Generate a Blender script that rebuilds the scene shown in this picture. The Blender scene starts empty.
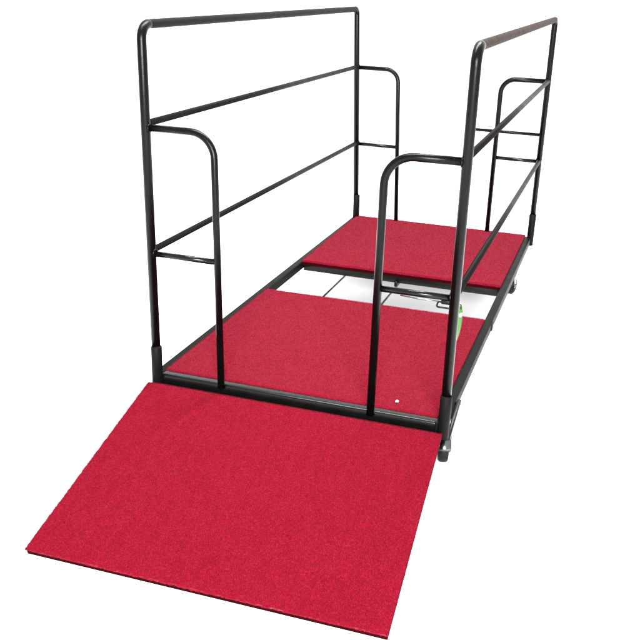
import bpy, bmesh, math, random
import numpy as np
from mathutils import Vector, Matrix
random.seed(7); rng = np.random.default_rng(11)
S = bpy.context.scene
COL = S.collection

# ------------------------------------------------------------------ materials
def new_mat(name):
    m = bpy.data.materials.new(name); m.use_nodes = True
    nt = m.node_tree; b = nt.nodes['Principled BSDF']
    return m, nt, b

def metal_paint(name, col, rough=.32, spec=.35, metallic=0.0, bump=.12, scale=420, var=.35):
    m, nt, b = new_mat(name)
    N, L = nt.nodes, nt.links
    tc = N.new('ShaderNodeTexCoord')
    n1 = N.new('ShaderNodeTexNoise'); n1.inputs['Scale'].default_value = scale; n1.inputs['Detail'].default_value = 3
    L.new(tc.outputs['Object'], n1.inputs['Vector'])
    n2 = N.new('ShaderNodeTexNoise'); n2.inputs['Scale'].default_value = 14; n2.inputs['Detail'].default_value = 5
    L.new(tc.outputs['Object'], n2.inputs['Vector'])
    mix = N.new('ShaderNodeMix'); mix.data_type = 'RGBA'
    L.new(n2.outputs['Fac'], mix.inputs[0])
    mix.inputs[6].default_value = (*[c*(1-var) for c in col], 1)
    mix.inputs[7].default_value = (*[c*(1+var) for c in col], 1)
    L.new(mix.outputs[2], b.inputs['Base Color'])
    mr = N.new('ShaderNodeMapRange'); mr.inputs['To Min'].default_value = rough-.08; mr.inputs['To Max'].default_value = rough+.12
    L.new(n2.outputs['Fac'], mr.inputs['Value']); L.new(mr.outputs[0], b.inputs['Roughness'])
    bp = N.new('ShaderNodeBump'); bp.inputs['Strength'].default_value = bump; bp.inputs['Distance'].default_value = .002
    L.new(n1.outputs['Fac'], bp.inputs['Height']); L.new(bp.outputs[0], b.inputs['Normal'])
    b.inputs['Specular IOR Level'].default_value = spec
    b.inputs['Metallic'].default_value = metallic
    return m

def carpet_mat(name):
    m, nt, b = new_mat(name)
    N, L = nt.nodes, nt.links
    tc = N.new('ShaderNodeTexCoord')
    mp = N.new('ShaderNodeMapping'); mp.inputs['Scale'].default_value = (1, .45, 1)
    L.new(tc.outputs['Object'], mp.inputs['Vector'])
    fine = N.new('ShaderNodeTexNoise'); fine.inputs['Scale'].default_value = 360; fine.inputs['Detail'].default_value = 3; fine.inputs['Roughness'].default_value = .65
    L.new(mp.outputs[0], fine.inputs['Vector'])
    big = N.new('ShaderNodeTexNoise'); big.inputs['Scale'].default_value = 9; big.inputs['Detail'].default_value = 4
    L.new(tc.outputs['Object'], big.inputs['Vector'])
    ramp = N.new('ShaderNodeValToRGB')
    e = ramp.color_ramp.elements
    e[0].position = .34; e[0].color = CARPET_D
    e[1].position = .70; e[1].color = CARPET_L
    k = ramp.color_ramp.elements.new(.5); k.color = CARPET_M
    add = N.new('ShaderNodeMath'); add.operation = 'MULTIPLY_ADD'
    L.new(big.outputs['Fac'], add.inputs[0]); add.inputs[1].default_value = .025; 
    sub = N.new('ShaderNodeMath'); sub.operation = 'SUBTRACT'; L.new(fine.outputs['Fac'], sub.inputs[0]); sub.inputs[1].default_value = .0125
    L.new(sub.outputs[0], add.inputs[2])
    mp2 = N.new('ShaderNodeMapping'); mp2.inputs['Scale'].default_value = (75, 9, 20)
    L.new(tc.outputs['Object'], mp2.inputs['Vector'])
    st = N.new('ShaderNodeTexNoise'); st.inputs['Scale'].default_value = 1; st.inputs['Detail'].default_value = 2
    L.new(mp2.outputs[0], st.inputs['Vector'])
    ad2 = N.new('ShaderNodeMath'); ad2.operation = 'MULTIPLY_ADD'; L.new(st.outputs['Fac'], ad2.inputs[0]); ad2.inputs[1].default_value = .10
    ad3 = N.new('ShaderNodeMath'); ad3.operation = 'SUBTRACT'; L.new(add.outputs[0], ad3.inputs[0]); ad3.inputs[1].default_value = .05
    L.new(ad3.outputs[0], ad2.inputs[2])
    L.new(ad2.outputs[0], ramp.inputs['Fac'])
    L.new(ramp.outputs['Color'], b.inputs['Base Color'])
    b.inputs['Roughness'].default_value = .85
    b.inputs['Specular IOR Level'].default_value = .0
    b.inputs['Sheen Weight'].default_value = .06
    b.inputs['Sheen Roughness'].default_value = .45
    b.inputs['Sheen Tint'].default_value = (1, .55, .65, 1)
    return m

CARPET_D = (.083, .0011, .0050, 1)
CARPET_M = (.102, .0018, .0074, 1)
CARPET_L = (.146, .0062, .0165, 1)
M_FRAME = metal_paint('satin_black_enamel', (.0020, .0022, .0021), rough=.26, spec=.12)
M_TUBE = metal_paint('hammered_charcoal_enamel', (.0012, .0010, .0010), rough=.19, spec=.095, bump=.25, scale=520)
M_BEAM = metal_paint('glossy_black_enamel', (.0014, .0016, .0015), rough=.17, spec=.17, bump=.08)
M_DULL = metal_paint('dull_black_enamel', (.0024, .0022, .0020), rough=.52, spec=.05, bump=.15, scale=480)
M_SEMI = metal_paint('semi_gloss_charcoal_enamel', (.0030, .0021, .0017), rough=.46, spec=.05, bump=.2, scale=500)
M_BROWN_REFL = metal_paint('brown_reflection_tint', (.014, .0050, .0032), rough=.50, spec=.03, bump=.1, scale=500, var=.12)  # brown base colour imitates surroundings reflected in the right top bar
M_CARPET = carpet_mat('red_pile_carpet')
M_EDGE_SHADE = metal_paint('shaded_edge_maroon', (.0135, .0004, .0010), rough=.8, spec=.01, bump=.3, scale=90)  # dark maroon paints in the shade along the panel edges
M_CHROME = metal_paint('bright_zinc', (.12, .124, .127), rough=.22, spec=.5, metallic=1, bump=.02, var=.08)
M_RUBBER = metal_paint('black_rubber', (.003, .003, .003), rough=.55, spec=.12, bump=.2, scale=200)
M_GREEN = metal_paint('green_card', (.028, .100, .010), rough=.55, spec=.2, bump=.02, var=.1)
M_WHITE = metal_paint('white_fluff', (.8, .8, .8), rough=.8, spec=.1, bump=.1, var=.03)

# ------------------------------------------------------------------ helpers
def link(name, me, mat, parent=None, smooth=True):
    o = bpy.data.objects.new(name, me); COL.objects.link(o)
    if mat: me.materials.append(mat)
    if smooth:
        for p in me.polygons: p.use_smooth = True
    if parent: o.parent = parent
    return o

def tag(o, label=None, cat=None, group=None, kind=None):
    if label: o['label'] = label
    if cat: o['category'] = cat
    if group: o['group'] = group
    if kind: o['kind'] = kind
    return o

def from_bm(name, bm, mat, parent=None, smooth=True):
    bmesh.ops.recalc_face_normals(bm, faces=bm.faces)
    me = bpy.data.meshes.new(name); bm.to_mesh(me); bm.free()
    return link(name, me, mat, parent, smooth)

def fillet(pts, radii, seg=10):
    pts = [Vector(p) for p in pts]; out = [pts[0]]
    for i in range(1, len(pts)-1):
        p, a, b = pts[i], pts[i-1], pts[i+1]
        r = radii[i-1]
        da = (a-p).normalized(); db = (b-p).normalized()
        ang = da.angle(db); t = r/math.tan(ang/2)
        s, e = p+da*t, p+db*t
        bis = (da+db).normalized(); c = p+bis*(r/math.sin(ang/2))
        v0, v1 = s-c, e-c
        for k in range(seg+1):
            out.append(c+v0.normalized().slerp(v1.normalized(), k/seg)*r)
    out.append(pts[-1])
    return out

def sweep(bm, pts, r, n=20, squash=None, cap=True):
    pts = [Vector(p) for p in pts]
    T = []
    for i in range(len(pts)):
        a = pts[max(i-1, 0)]; b = pts[min(i+1, len(pts)-1)]
        T.append((b-a).normalized())
    ref = Vector((0, 0, 1)) if abs(T[0].z) < .9 else Vector((1, 0, 0))
    u = (ref - T[0]*ref.dot(T[0])).normalized()
    rings = []
    for i, p in enumerate(pts):
        u = (u - T[i]*u.dot(T[i])).normalized(); v = T[i].cross(u)
        rr = r[i] if isinstance(r, (list, tuple)) else r
        rings.append([bm.verts.new(p+u*rr*math.cos(2*math.pi*k/n)+v*rr*math.sin(2*math.pi*k/n)) for k in range(n)])
    for a, b in zip(rings, rings[1:]):
        for k in range(n):
            bm.faces.new((a[k], a[(k+1) % n], b[(k+1) % n], b[k]))
    if cap:
        bm.faces.new(rings[0][::-1]); bm.faces.new(rings[-1])
    return bm

def tube(name, pts, r, mat, parent, radii=None, n=20):
    bm = bmesh.new()
    if radii: pts = fillet(pts, radii)
    sweep(bm, pts, r, n)
    o = from_bm(name, bm, mat, parent)
    return o

def box(bm, lo, hi, bev=.003, seg=3, mat=None):
    t = bmesh.new()
    bmesh.ops.create_cube(t, size=1)
    lo, hi = Vector(lo), Vector(hi)
    for v in t.verts:
        v.co = Vector([(lo[i]+hi[i])/2 + v.co[i]*(hi[i]-lo[i]) for i in range(3)])
    if bev: bmesh.ops.bevel(t, geom=t.edges[:], offset=bev, segments=seg, profile=.5, affect='EDGES')
    if mat: t.transform(mat)
    me = bpy.data.meshes.new('tmp'); t.to_mesh(me); t.free(); bm.from_mesh(me); bpy.data.meshes.remove(me)

def box_obj(name, lo, hi, mat, parent, bev=.003, seg=3, xf=None):
    bm = bmesh.new(); box(bm, lo, hi, bev, seg, xf)
    o = from_bm(name, bm, mat, parent)
    return o

def weld_bead(bm, c, axis, r, n=16, rr=.0032):
    """small ring of weld round a joint"""
    axis = Vector(axis).normalized(); c = Vector(c)
    ref = Vector((0, 0, 1)) if abs(axis.z) < .9 else Vector((1, 0, 0))
    u = axis.cross(ref).normalized(); v = axis.cross(u)
    pts = [c+u*(r+random.uniform(0, .0012))*math.cos(2*math.pi*k/n)+v*(r+random.uniform(0, .0012))*math.sin(2*math.pi*k/n) for k in range(n)]
    pts.append(pts[0])
    sweep(bm, pts, rr, 8, cap=False)

# ------------------------------------------------------------------ dimensions (metres)
L, H, MID, LOW = 2.45, 1.1389, .8335, .4182
GZ = -.2705                      # floor level; deck frame top is z = 0
LEAN = {'l': (-.0765, .0994), 'r': (-.0066, .0154)}
def P(side, y, z, inset=0.0):
    """a point on a guard rail; the rails lean a little in their sockets"""
    lx, ly = LEAN[side]
    x = (0+inset) if side == 'l' else (1-inset)
    return Vector((x+lx*z, y*L+ly*z, z))

# ------------------------------------------------------------------ the trolley
cart = bpy.data.objects.new('platform_trolley', None); COL.objects.link(cart)
cart.location = (0, 0, 0)
tag(cart, 'black tubular steel trolley with red carpeted deck panels, fold-down ramp and two tall guard rails', 'trolley')

# frame
box_obj('front_beam', (.012, .004, -.041), (.975, .040, 0), M_BEAM, cart, .0075, 5)
box_obj('rear_beam', (.012, L-.020, -.042), (.975, L+.016, -.001), M_FRAME, cart, .005, 4)
box_obj('side_beam', (-.021, .006, -.0425), (.0115, L+.010, -.002), M_DULL, cart, .004, 3)
sb = box_obj('side_beam', (.9705, .006, -.0425), (1.0035, L+.010, -.002), M_DULL, cart, .004, 3)
screw_bm = bmesh.new()
sweep(screw_bm, [(.989, .135, -.003), (.989, .135, .0005)], .0045, 12)
from_bm('screw', screw_bm, M_CHROME, sb)
# cross members below the decks
for y in (.50, 1.035, 1.494, 2.0):
    w = .030
    if y in (1.035,): y0, y1, z0, z1 = .975, 1.005, -.050, -.016
    elif y == 1.494: y0, y1, z0, z1 = 1.494, 1.525, -.052, -.0135
    else: y0, y1, z0, z1 = y, y+w, -.050, -.018
    box_obj('cross_beam', (.0125, y0, z0), (.9725, y1, z1), M_FRAME, cart, .003, 2)
# thin tie rods in the gap
tube('tie_rod', [(.205, .98, -.075), (.205, 1.60, -.075)], .0045, M_FRAME, cart, n=12)
tube('tie_rod', [(.479, .98, -.075), (.479, 1.60, -.075)], .0045, M_FRAME, cart, n=12)
box_obj('hinge_lug', (.4775, 1.462, -.062), (.492, 1.530, -.036), M_FRAME, cart, .003, 2)
tube('link_rod', [(.508, 1.478, -.105), (.60, 1.462, -.105), (.745, 1.47, -.105)], .0035, M_CHROME, cart, n=12)

# corner sockets
for (x, y, sx) in ((0, 0, 'l'), (1, 0, 'r'), (0, 1, 'l'), (1, 1, 'r')):
    a = P(sx, y, 0); lx, ly = LEAN[sx]
    top = .100 if y == 0 else .128
    up = Vector((lx*.35, ly*.35, 1))
    pts = [a+up*z for z in (-.046, -.045, top-.003, top-.001, top, top-.004)]
    bm = bmesh.new(); sweep(bm, pts, [.0165, .0185, .0187, .0178, .0162, .0150], 28)
    from_bm('socket', bm, M_DULL, cart)

# guard rails
def guard_rail(side):
    sg = 1 if side == 'l' else -1
    p = [P(side, 0, -.02), P(side, 0, H), P(side, 1, H), P(side, 1, -.02)]
    root_pts = fillet(p, [.052, .030], 14)
    n = len(root_pts)
    i0 = 1+14; i1 = i0+1
    bm = bmesh.new(); sweep(bm, root_pts[:i0+1], .0155, 24)
    rail = from_bm('guard_rail', bm, M_TUBE, cart)
    tag(rail, 'left guard rail, dark all round' if side == 'l' else 'right guard rail with a brown reflection painted on its top bar')
    bm = bmesh.new(); sweep(bm, root_pts[i1:], .0150, 24); from_bm('upright', bm, M_TUBE, rail)
    a, b = root_pts[i0], root_pts[i1]
    d = (b-a).normalized()
    tube('top_bar', [a-d*.004, a+d*.001, b-d*.001, b+d*.003], .0150, M_DULL if side == 'l' else M_BROWN_REFL, rail, n=24)
    # welds
    for y in (0, 1):
        for z in (MID-.012 if y == 0 else MID, LOW):
            q = P(side, y, z); weld_bead(bm := bmesh.new(), q+Vector((sg*.0135, 0, 0)), (1, 0, 0), .0115)
            from_bm('weld', bm, M_TUBE, rail)
    # long bars
    mb = M_DULL if side == 'l' else M_SEMI
    ra, rb = P(side, 0, MID+.002), P(side, 1, MID)
    tube('middle_bar', [ra, rb], .0112, mb, rail)
    tube('lower_bar', [P(side, 0, LOW+.006), P(side, 1, LOW)], .0112, mb, rail)
    for y in (0, 1):
        hz = MID-.010 if y == 0 else MID-.002
        w = .2393
        r0 = .0118 if side == 'l' else .0128
        pp = [P(side, y, hz), P(side, y, hz, w), P(side, y, -.012, w)]
        tube('hoop', pp, r0, M_TUBE, rail, [.088 if y == 0 else .075], n=22)
        tube('crossbar', [P(side, y, LOW-.003), P(side, y, LOW-.003, w)], .0100, M_BEAM, rail)
    return rail
gl = guard_rail('l'); gr = guard_rail('r')
# short latch bar at the back of the right rail
tube('latch_bar', [P('r', 1, .556), (.62, P('r', 1, .556).y, .556)], .0085, M_TUBE, gr)

# ------------------------------------------------------------------ carpeted panels
def carpet_panel(name, corners, thick, n_fib, seed, parent, label, board=.012):
    """corners: near-left, near-right, far-right, far-left of the top face; pile carpet wrapped over a board"""
    r = np.random.default_rng(seed)
    c = [np.array(q, float) for q in corners]
    ex = c[1]-c[0]; ey = c[3]-c[0]; W = np.linalg.norm(ex); D = np.linalg.norm(ey)
    nrm = np.cross(ex, ey); nrm /= np.linalg.norm(nrm)
    def at(u, v):      # u, v in 0..1, arrays
        u = u[..., None]; v = v[..., None]
        return c[0]*(1-u)*(1-v)+c[1]*u*(1-v)+c[2]*u*v+c[3]*(1-u)*v
    def prof(n, size):
        R = .006
        pos = [0, 0, 0]; drop = [thick, thick*.72, thick*.45]
        for a in (0, 30, 60): pos.append(R*(1-math.cos(math.radians(a)))); drop.append(R*(1-math.sin(math.radians(a))))
        inner = list(np.linspace(R, size-R, n)); 
        pos2 = [size-q for q in pos[::-1]]; drop2 = drop[::-1]
        return np.array(pos+inner+pos2)/size, np.array(drop+[0]*n+drop2)
    nx, ny = int(W/.006), int(D/.006)
    pu, du = prof(nx, W); pv, dv = prof(ny, D)
    U, V = np.meshgrid(pu, pv); DD = np.maximum(*np.meshgrid(du, dv))
    X = at(U, V)
    # gentle unevenness of the pile and a soft wave of the wrapped edge
    hgt = -DD + r.normal(0, .0002, DD.shape)
    cen = at(np.array(.5), np.array(.5))
    side = (DD > .001)[..., None]*(X-cen)/np.linalg.norm(X-cen, axis=-1, keepdims=True)*r.normal(0.0004, .0009, DD.shape)[..., None]
    X = X + hgt[..., None]*nrm + side
    h, w = DD.shape
    idx = np.arange(h*w).reshape(h, w)
    F = np.stack([idx[:-1, :-1], idx[:-1, 1:], idx[1:, 1:], idx[1:, :-1]], -1).reshape(-1, 4)
    verts = X.reshape(-1, 3)
    # pile: many small leaning blades on the top and the wrapped edge
    nt = n_fib; ne = n_fib//9
    u = r.uniform(.0035, .9965, nt); v = r.uniform(.0035, .9965, nt)
    base = at(u, v) - nrm*.0008
    per = r.uniform(0, 4, ne); s_ = per % 1; k = per.astype(int)
    eu = np.choose(k, [s_, np.ones(ne), s_, np.zeros(ne)]); ev = np.choose(k, [np.zeros(ne), s_, np.ones(ne), s_])
    dep = r.uniform(-.001, thick*.8, ne)
    eb = at(eu, ev) - nrm*dep[:, None]
    out = np.choose(k, [0, 1, 0, -1])[:, None]*ex/W + np.choose(k, [-1, 0, 1, 0])[:, None]*ey/D
    B = np.vstack([base, eb]); up = np.vstack([np.tile(nrm, (nt, 1)), out*.9+nrm*.25])
    tot = nt+ne
    lean = r.normal(0, .75, (tot, 3)); lean[:nt] += -ey/D*.35
    dirv = up+lean; dirv /= np.linalg.norm(dirv, axis=1, keepdims=True)
    # keep the blades of the top face pointing out of it
    dn = dirv@nrm; bad = (dn < .15) & (np.arange(tot) < nt); dirv[bad] += nrm*(.3-dn[bad])[:, None]
    ln = r.uniform(.002, .0040, tot)[:, None]; ln[nt:] *= .38
    sidev = np.cross(dirv, r.normal(0, 1, (tot, 3))); sidev /= np.linalg.norm(sidev, axis=1, keepdims=True)
    wd = r.uniform(.0004, .0009, tot)[:, None]
    T = np.stack([B-sidev*wd, B+sidev*wd, B+dirv*ln], 1).reshape(-1, 3)
    nv0 = len(verts)
    allv = np.vstack([verts, T]).astype(np.float32)
    nq, ntri = len(F), tot
    loops = np.concatenate([F.reshape(-1), np.arange(nv0, nv0+3*tot)]).astype(np.int32)
    start = np.concatenate([np.arange(nq)*4, nq*4+np.arange(ntri)*3]).astype(np.int32)
    me = bpy.data.meshes.new(name)
    me.vertices.add(len(allv)); me.vertices.foreach_set('co', allv.reshape(-1))
    me.loops.add(len(loops)); me.loops.foreach_set('vertex_index', loops)
    me.polygons.add(nq+ntri); me.polygons.foreach_set('loop_start', start)
    me.polygons.foreach_set('use_smooth', np.array([1]*nq+[0]*ntri, dtype=bool))
    me.update(); me.validate()
    me.materials.append(M_CARPET)
    o = bpy.data.objects.new(name, me); COL.objects.link(o); o.parent = parent
    if label: o['label'] = label
    # board under it
    ins = .0012
    bm = bmesh.new(); vs = []
    for dz in (thick*.70, thick+board):
        for (a, b) in ((ins/W, ins/D), (1-ins/W, ins/D), (1-ins/W, 1-ins/D), (ins/W, 1-ins/D)):
            q = at(np.array(a), np.array(b))-nrm*dz
            vs.append(bm.verts.new(q))
    for f in ((3, 2, 1, 0), (4, 5, 6, 7), (0, 1, 5, 4), (1, 2, 6, 5), (2, 3, 7, 6), (3, 0, 4, 7)):
        bm.faces.new([vs[i] for i in f])
    from_bm('board', bm, M_EDGE_SHADE, o, smooth=False)
    return o

# lowest panel: the ramp, hinged below the front beam, its outer edge on the floor
carpet_panel('ramp_panel', [(-.035, -.741, -.2420), (1.0215, -.730, -.2420), (.9995, -.020, -.0235), (-.026, -.020, -.0250)],
             .013, 460000, 1, cart, 'large red carpeted ramp panel sloping down to the floor', .0145)
carpet_panel('deck_panel', [(.0125, .0435, .003), (.9705, .0405, .003), (.9712, 1.013, .003), (.010, 1.008, .003)],
             .010, 320000, 2, cart, 'red carpeted deck panel just behind the front beam')
carpet_panel('deck_panel', [(.010, 1.478, .005), (.9712, 1.490, .004), (.9705, 2.474, .004), (.0035, 2.466, .006)],
             .009, 260000, 3, cart, 'red carpeted deck panel at the far end', .015)

box_obj('hinge', (-.012, -.0175, -.0475), (.990, .0045, -.0325), M_DULL, cart, .003, 2)
# black buckle clipped to the near right upright, just under the crossbar
bm = bmesh.new()
bx = P('r', 0, .385).x
ring = fillet([(bx-.020, -.006, .386), (bx-.010, -.006, .385), (bx-.010, .016, .395), (bx-.052, .016, .396), (bx-.052, -.006, .386), (bx-.020, -.006, .386)], [.007]*4, 6)
sweep(bm, ring, .0028, 10)
latch = from_bm('latch', bm, M_FRAME, gr)
box_obj('latch_body', (bx-.042, .004, .392), (bx-.008, .022, .407), M_FRAME, gr, .004, 2)

# hinge strap beside the front right corner, and the clamp block on the side beam
d = Vector((1.010, .200, -.006)); e = Vector((1.008, .045, -.070))
bm = bmesh.new()
ax = (e-d); ln = ax.length; ax.normalize(); zz = Vector((1, 0, 0)); yy = zz.cross(ax).normalized()
xf = Matrix(((ax.x, yy.x, zz.x, d.x), (ax.y, yy.y, zz.y, d.y), (ax.z, yy.z, zz.z, d.z), (0, 0, 0, 1)))
box(bm, (0, -.011, -.0035), (ln, .011, .0100), .003, 3, xf)
strap = from_bm('hinge_strap', bm, M_FRAME, cart)
bm = bmesh.new(); sweep(bm, [(1.0, .190, -.010), (1.0185, .190, -.010), (1.0205, .190, -.010)], [.0065, .0065, .004], 14)
from_bm('bolt', bm, M_FRAME, strap)
bm = bmesh.new(); sweep(bm, [(1.002, .060, -.066), (1.017, .060, -.066), (1.019, .060, -.066)], [.006, .006, .004], 14)
from_bm('bolt', bm, M_CHROME, strap)
box_obj('clamp', (.998, .985, -.036), (1.0085, 1.022, -.004), M_RUBBER, cart, .002, 2)

# ------------------------------------------------------------------ swivel castors
def castor(x, y, ang, first=None):
    if first:
        c = first.copy(); COL.objects.link(c); c.parent = cart
        for ch in first.children:
            k = ch.copy(); COL.objects.link(k); k.parent = c
    else:
        bm = bmesh.new()
        box(bm, (-.034, -.034, -.0475), (.034, .034, -.0435), .001, 1)          # top plate
        sweep(bm, [(0, 0, -.047), (0, 0, -.062), (0, 0, -.070)], [.024, .026, .018], 24)
        c = from_bm('castor', bm, M_CHROME, cart)
        bm = bmesh.new()
        R = .050; az = GZ+R+.001; off = .026
        for s in (-1, 1):
            yv = s*.0215
            ps = [(-.020, -.068), (.020, -.068), (.030, -.095), (off+.014, az+.006), (off+.006, az-.014), (off-.010, az-.012), (-.014, -.120)]
            fr = [bm.verts.new((px, yv-.0016, pz)) for px, pz in ps]; bk = [bm.verts.new((px, yv+.0016, pz)) for px, pz in ps]
            bm.faces.new(fr); bm.faces.new(bk[::-1]); n = len(ps)
            for i in range(n): bm.faces.new((fr[i], bk[i], bk[(i+1) % n], fr[(i+1) % n]))
        box(bm, (-.020, -.023, -.0715), (.020, .023, -.0675), .001, 1)
        sweep(bm, [(off, -.028, az), (off, -.0265, az), (off, .0265, az), (off, .028, az)], [.004, .007, .007, .004], 12)
        from_bm('fork', bm, M_CHROME, c, smooth=False)
        bm = bmesh.new(); prev = None                        # pressed hood over the upper front of the wheel
        for i in range(13):
            a = math.radians(60+105*i/12)
            cu = [bm.verts.new((off+rr*math.cos(a), yy, az+rr*math.sin(a))) for rr, yy in ((.0545, -.0225), (.0545, .0225), (.0525, .0225), (.0525, -.0225))]
            if prev:
                for k in range(4): bm.faces.new((prev[k], prev[(k+1) % 4], cu[(k+1) % 4], cu[k]))
            else: bm.faces.new(cu)
            prev = cu
        bm.faces.new(prev[::-1])
        from_bm('hood', bm, M_CHROME, c)
        bm = bmesh.new()
        prof = [(-.016, .020), (-.017, .036), (-.0165, .044), (-.012, .049), (0, .050), (.012, .049), (.0165, .044), (.017, .036), (.016, .020)]
        sweep(bm, [(off, q[0]+i*1e-6, az) for i, q in enumerate(prof)], [q[1] for q in prof], 40)
        from_bm('wheel', bm, M_RUBBER, c)
    c.location = (x, y, 0); c.rotation_euler = (0, 0, math.radians(ang))
    return c
c0 = castor(.972, .235, 104)
for a in ((.035, .205, 100), (.940, 2.215, 75), (.035, 2.235, 120)):
    castor(*a, first=c0)

# ------------------------------------------------------------------ small loose things
t = bpy.data.objects.new('hang_tag', None); COL.objects.link(t); t.location = (1.0125, .030, .388)
tag(t, 'narrow green card tag hanging behind the nearest right upright', 'tag')
bm = bmesh.new()
rows = []
for i in range(15):
    s = i/14; z = -.004-.124*s
    xx = -.001+.0055*math.sin(s*math.pi*.75)-.012*s**2
    wv = .0135*(1-.55*s**3)*(.55+.45*min(1, s*6))
    dirw = Vector((.32, .95, 0)).normalized()
    nn = Vector((.95, -.32, 0))
    cc = Vector((xx, 0, z))
    rows.append([bm.verts.new(cc+dirw*a+nn*b) for a, b in ((-wv, -.0012), (wv, -.0012), (wv, .0012), (-wv, .0012))])
for a, b in zip(rows, rows[1:]):
    for k in range(4): bm.faces.new((a[k], a[(k+1) % 4], b[(k+1) % 4], b[k]))
bm.faces.new(rows[0]); bm.faces.new(rows[-1][::-1])
from_bm('card', bm, M_GREEN, t)
bm = bmesh.new(); box(bm, (-.001, -.010, -.034), (.0065, .006, -.024), .002, 2)
from_bm('clip', bm, M_WHITE, t)
bm = bmesh.new()
sweep(bm, [(-.006, -.004, .004), (.001, -.001, .002), (.002, 0, -.012)], .0018, 8)
from_bm('string', bm, M_RUBBER, t)

bm = bmesh.new(); bmesh.ops.create_icosphere(bm, subdivisions=3, radius=1)
for v in bm.verts:
    k = 1+.35*math.sin(v.co.x*4+1)*math.cos(v.co.y*5)+random.uniform(-.1, .1)
    v.co = Vector((v.co.x*.0050*k, v.co.y*.0055*k - .004*abs(v.co.x), v.co.z*.0035))
lint = from_bm('lint', bm, M_WHITE); lint.location = (.826, .094, .0075)
tag(lint, 'tiny white scrap of fluff on the red carpet near the front beam', 'lint')

# ------------------------------------------------------------------ floor and backdrop
m, nt, b = new_mat('white_studio_sweep')
n1 = nt.nodes.new('ShaderNodeTexNoise'); n1.inputs['Scale'].default_value = 3
r1 = nt.nodes.new('ShaderNodeMapRange'); r1.inputs['To Min'].default_value = .92; r1.inputs['To Max'].default_value = .94
nt.links.new(n1.outputs['Fac'], r1.inputs['Value']); nt.links.new(r1.outputs[0], b.inputs['Base Color'])
b.inputs['Roughness'].default_value = .9; b.inputs['Specular IOR Level'].default_value = .1
bm = bmesh.new()
prof = [(-14, GZ), (8, GZ)]
for k in range(1, 13):
    a = math.pi/2*k/12; prof.append((8+5*math.sin(a), GZ+5*(1-math.cos(a))))
prof.append((13, GZ+14))
prev = None
for (y, z) in prof:
    cur = [bm.verts.new((-16, y, z)), bm.verts.new((16, y, z))]
    if prev: bm.faces.new((prev[0], prev[1], cur[1], cur[0]))
    prev = cur
floor = from_bm('floor', bm, m)
tag(floor, 'plain white studio floor curving up into a white backdrop', kind='structure')

# ------------------------------------------------------------------ light
w = bpy.data.worlds.new('World'); S.world = w; w.use_nodes = True
bg = w.node_tree.nodes['Background']; bg.inputs[0].default_value = (1, 1, 1, 1); bg.inputs[1].default_value = 1.7
def area(name, loc, target, size, power, col=(1, 1, 1)):
    d = bpy.data.lights.new(name, 'AREA'); d.shape = 'RECTANGLE'; d.size, d.size_y = size; d.energy = power; d.color = col
    o = bpy.data.objects.new(name, d); COL.objects.link(o); o.location = loc
    o.rotation_euler = (Vector(target)-Vector(loc)).to_track_quat('-Z', 'Y').to_euler()
    o['kind'] = 'helper'
    return o
area('softbox_above', (.40, 1.15, 4.0), (.5, 1.3, 0), (.22, 4.0), 570)
area('added_fill_front', (3.1, -7.4, 3.0), (.5, 1.2, -.1), (3, 2.0), 3100)  # added front fill, whitens the floor visible through the deck gap

# ------------------------------------------------------------------ camera
cam = bpy.data.cameras.new('camera'); co = bpy.data.objects.new('camera', cam); COL.objects.link(co)
r_ = Vector((0.94873117, 0.31382892, 0.03769047)); u_ = Vector((-0.14311375, 0.32017399, 0.93648656)); f_ = Vector((-0.28182906, 0.89386801, -0.34867228))
co.matrix_world = Matrix(((r_.x, u_.x, -f_.x, 1.40278), (r_.y, u_.y, -f_.y, -2.61282), (r_.z, u_.z, -f_.z, 1.30458), (0, 0, 0, 1)))
cam.sensor_width = 36; cam.lens = 36*925.388/640; cam.clip_end = 200; cam.clip_start = .05
S.camera = co
S.render.engine = 'CYCLES'
S.view_settings.view_transform = 'Standard'; S.view_settings.look = 'None'; S.view_settings.exposure = 0; S.view_settings.gamma = 1
S.render.resolution_x = S.render.resolution_y = 1024
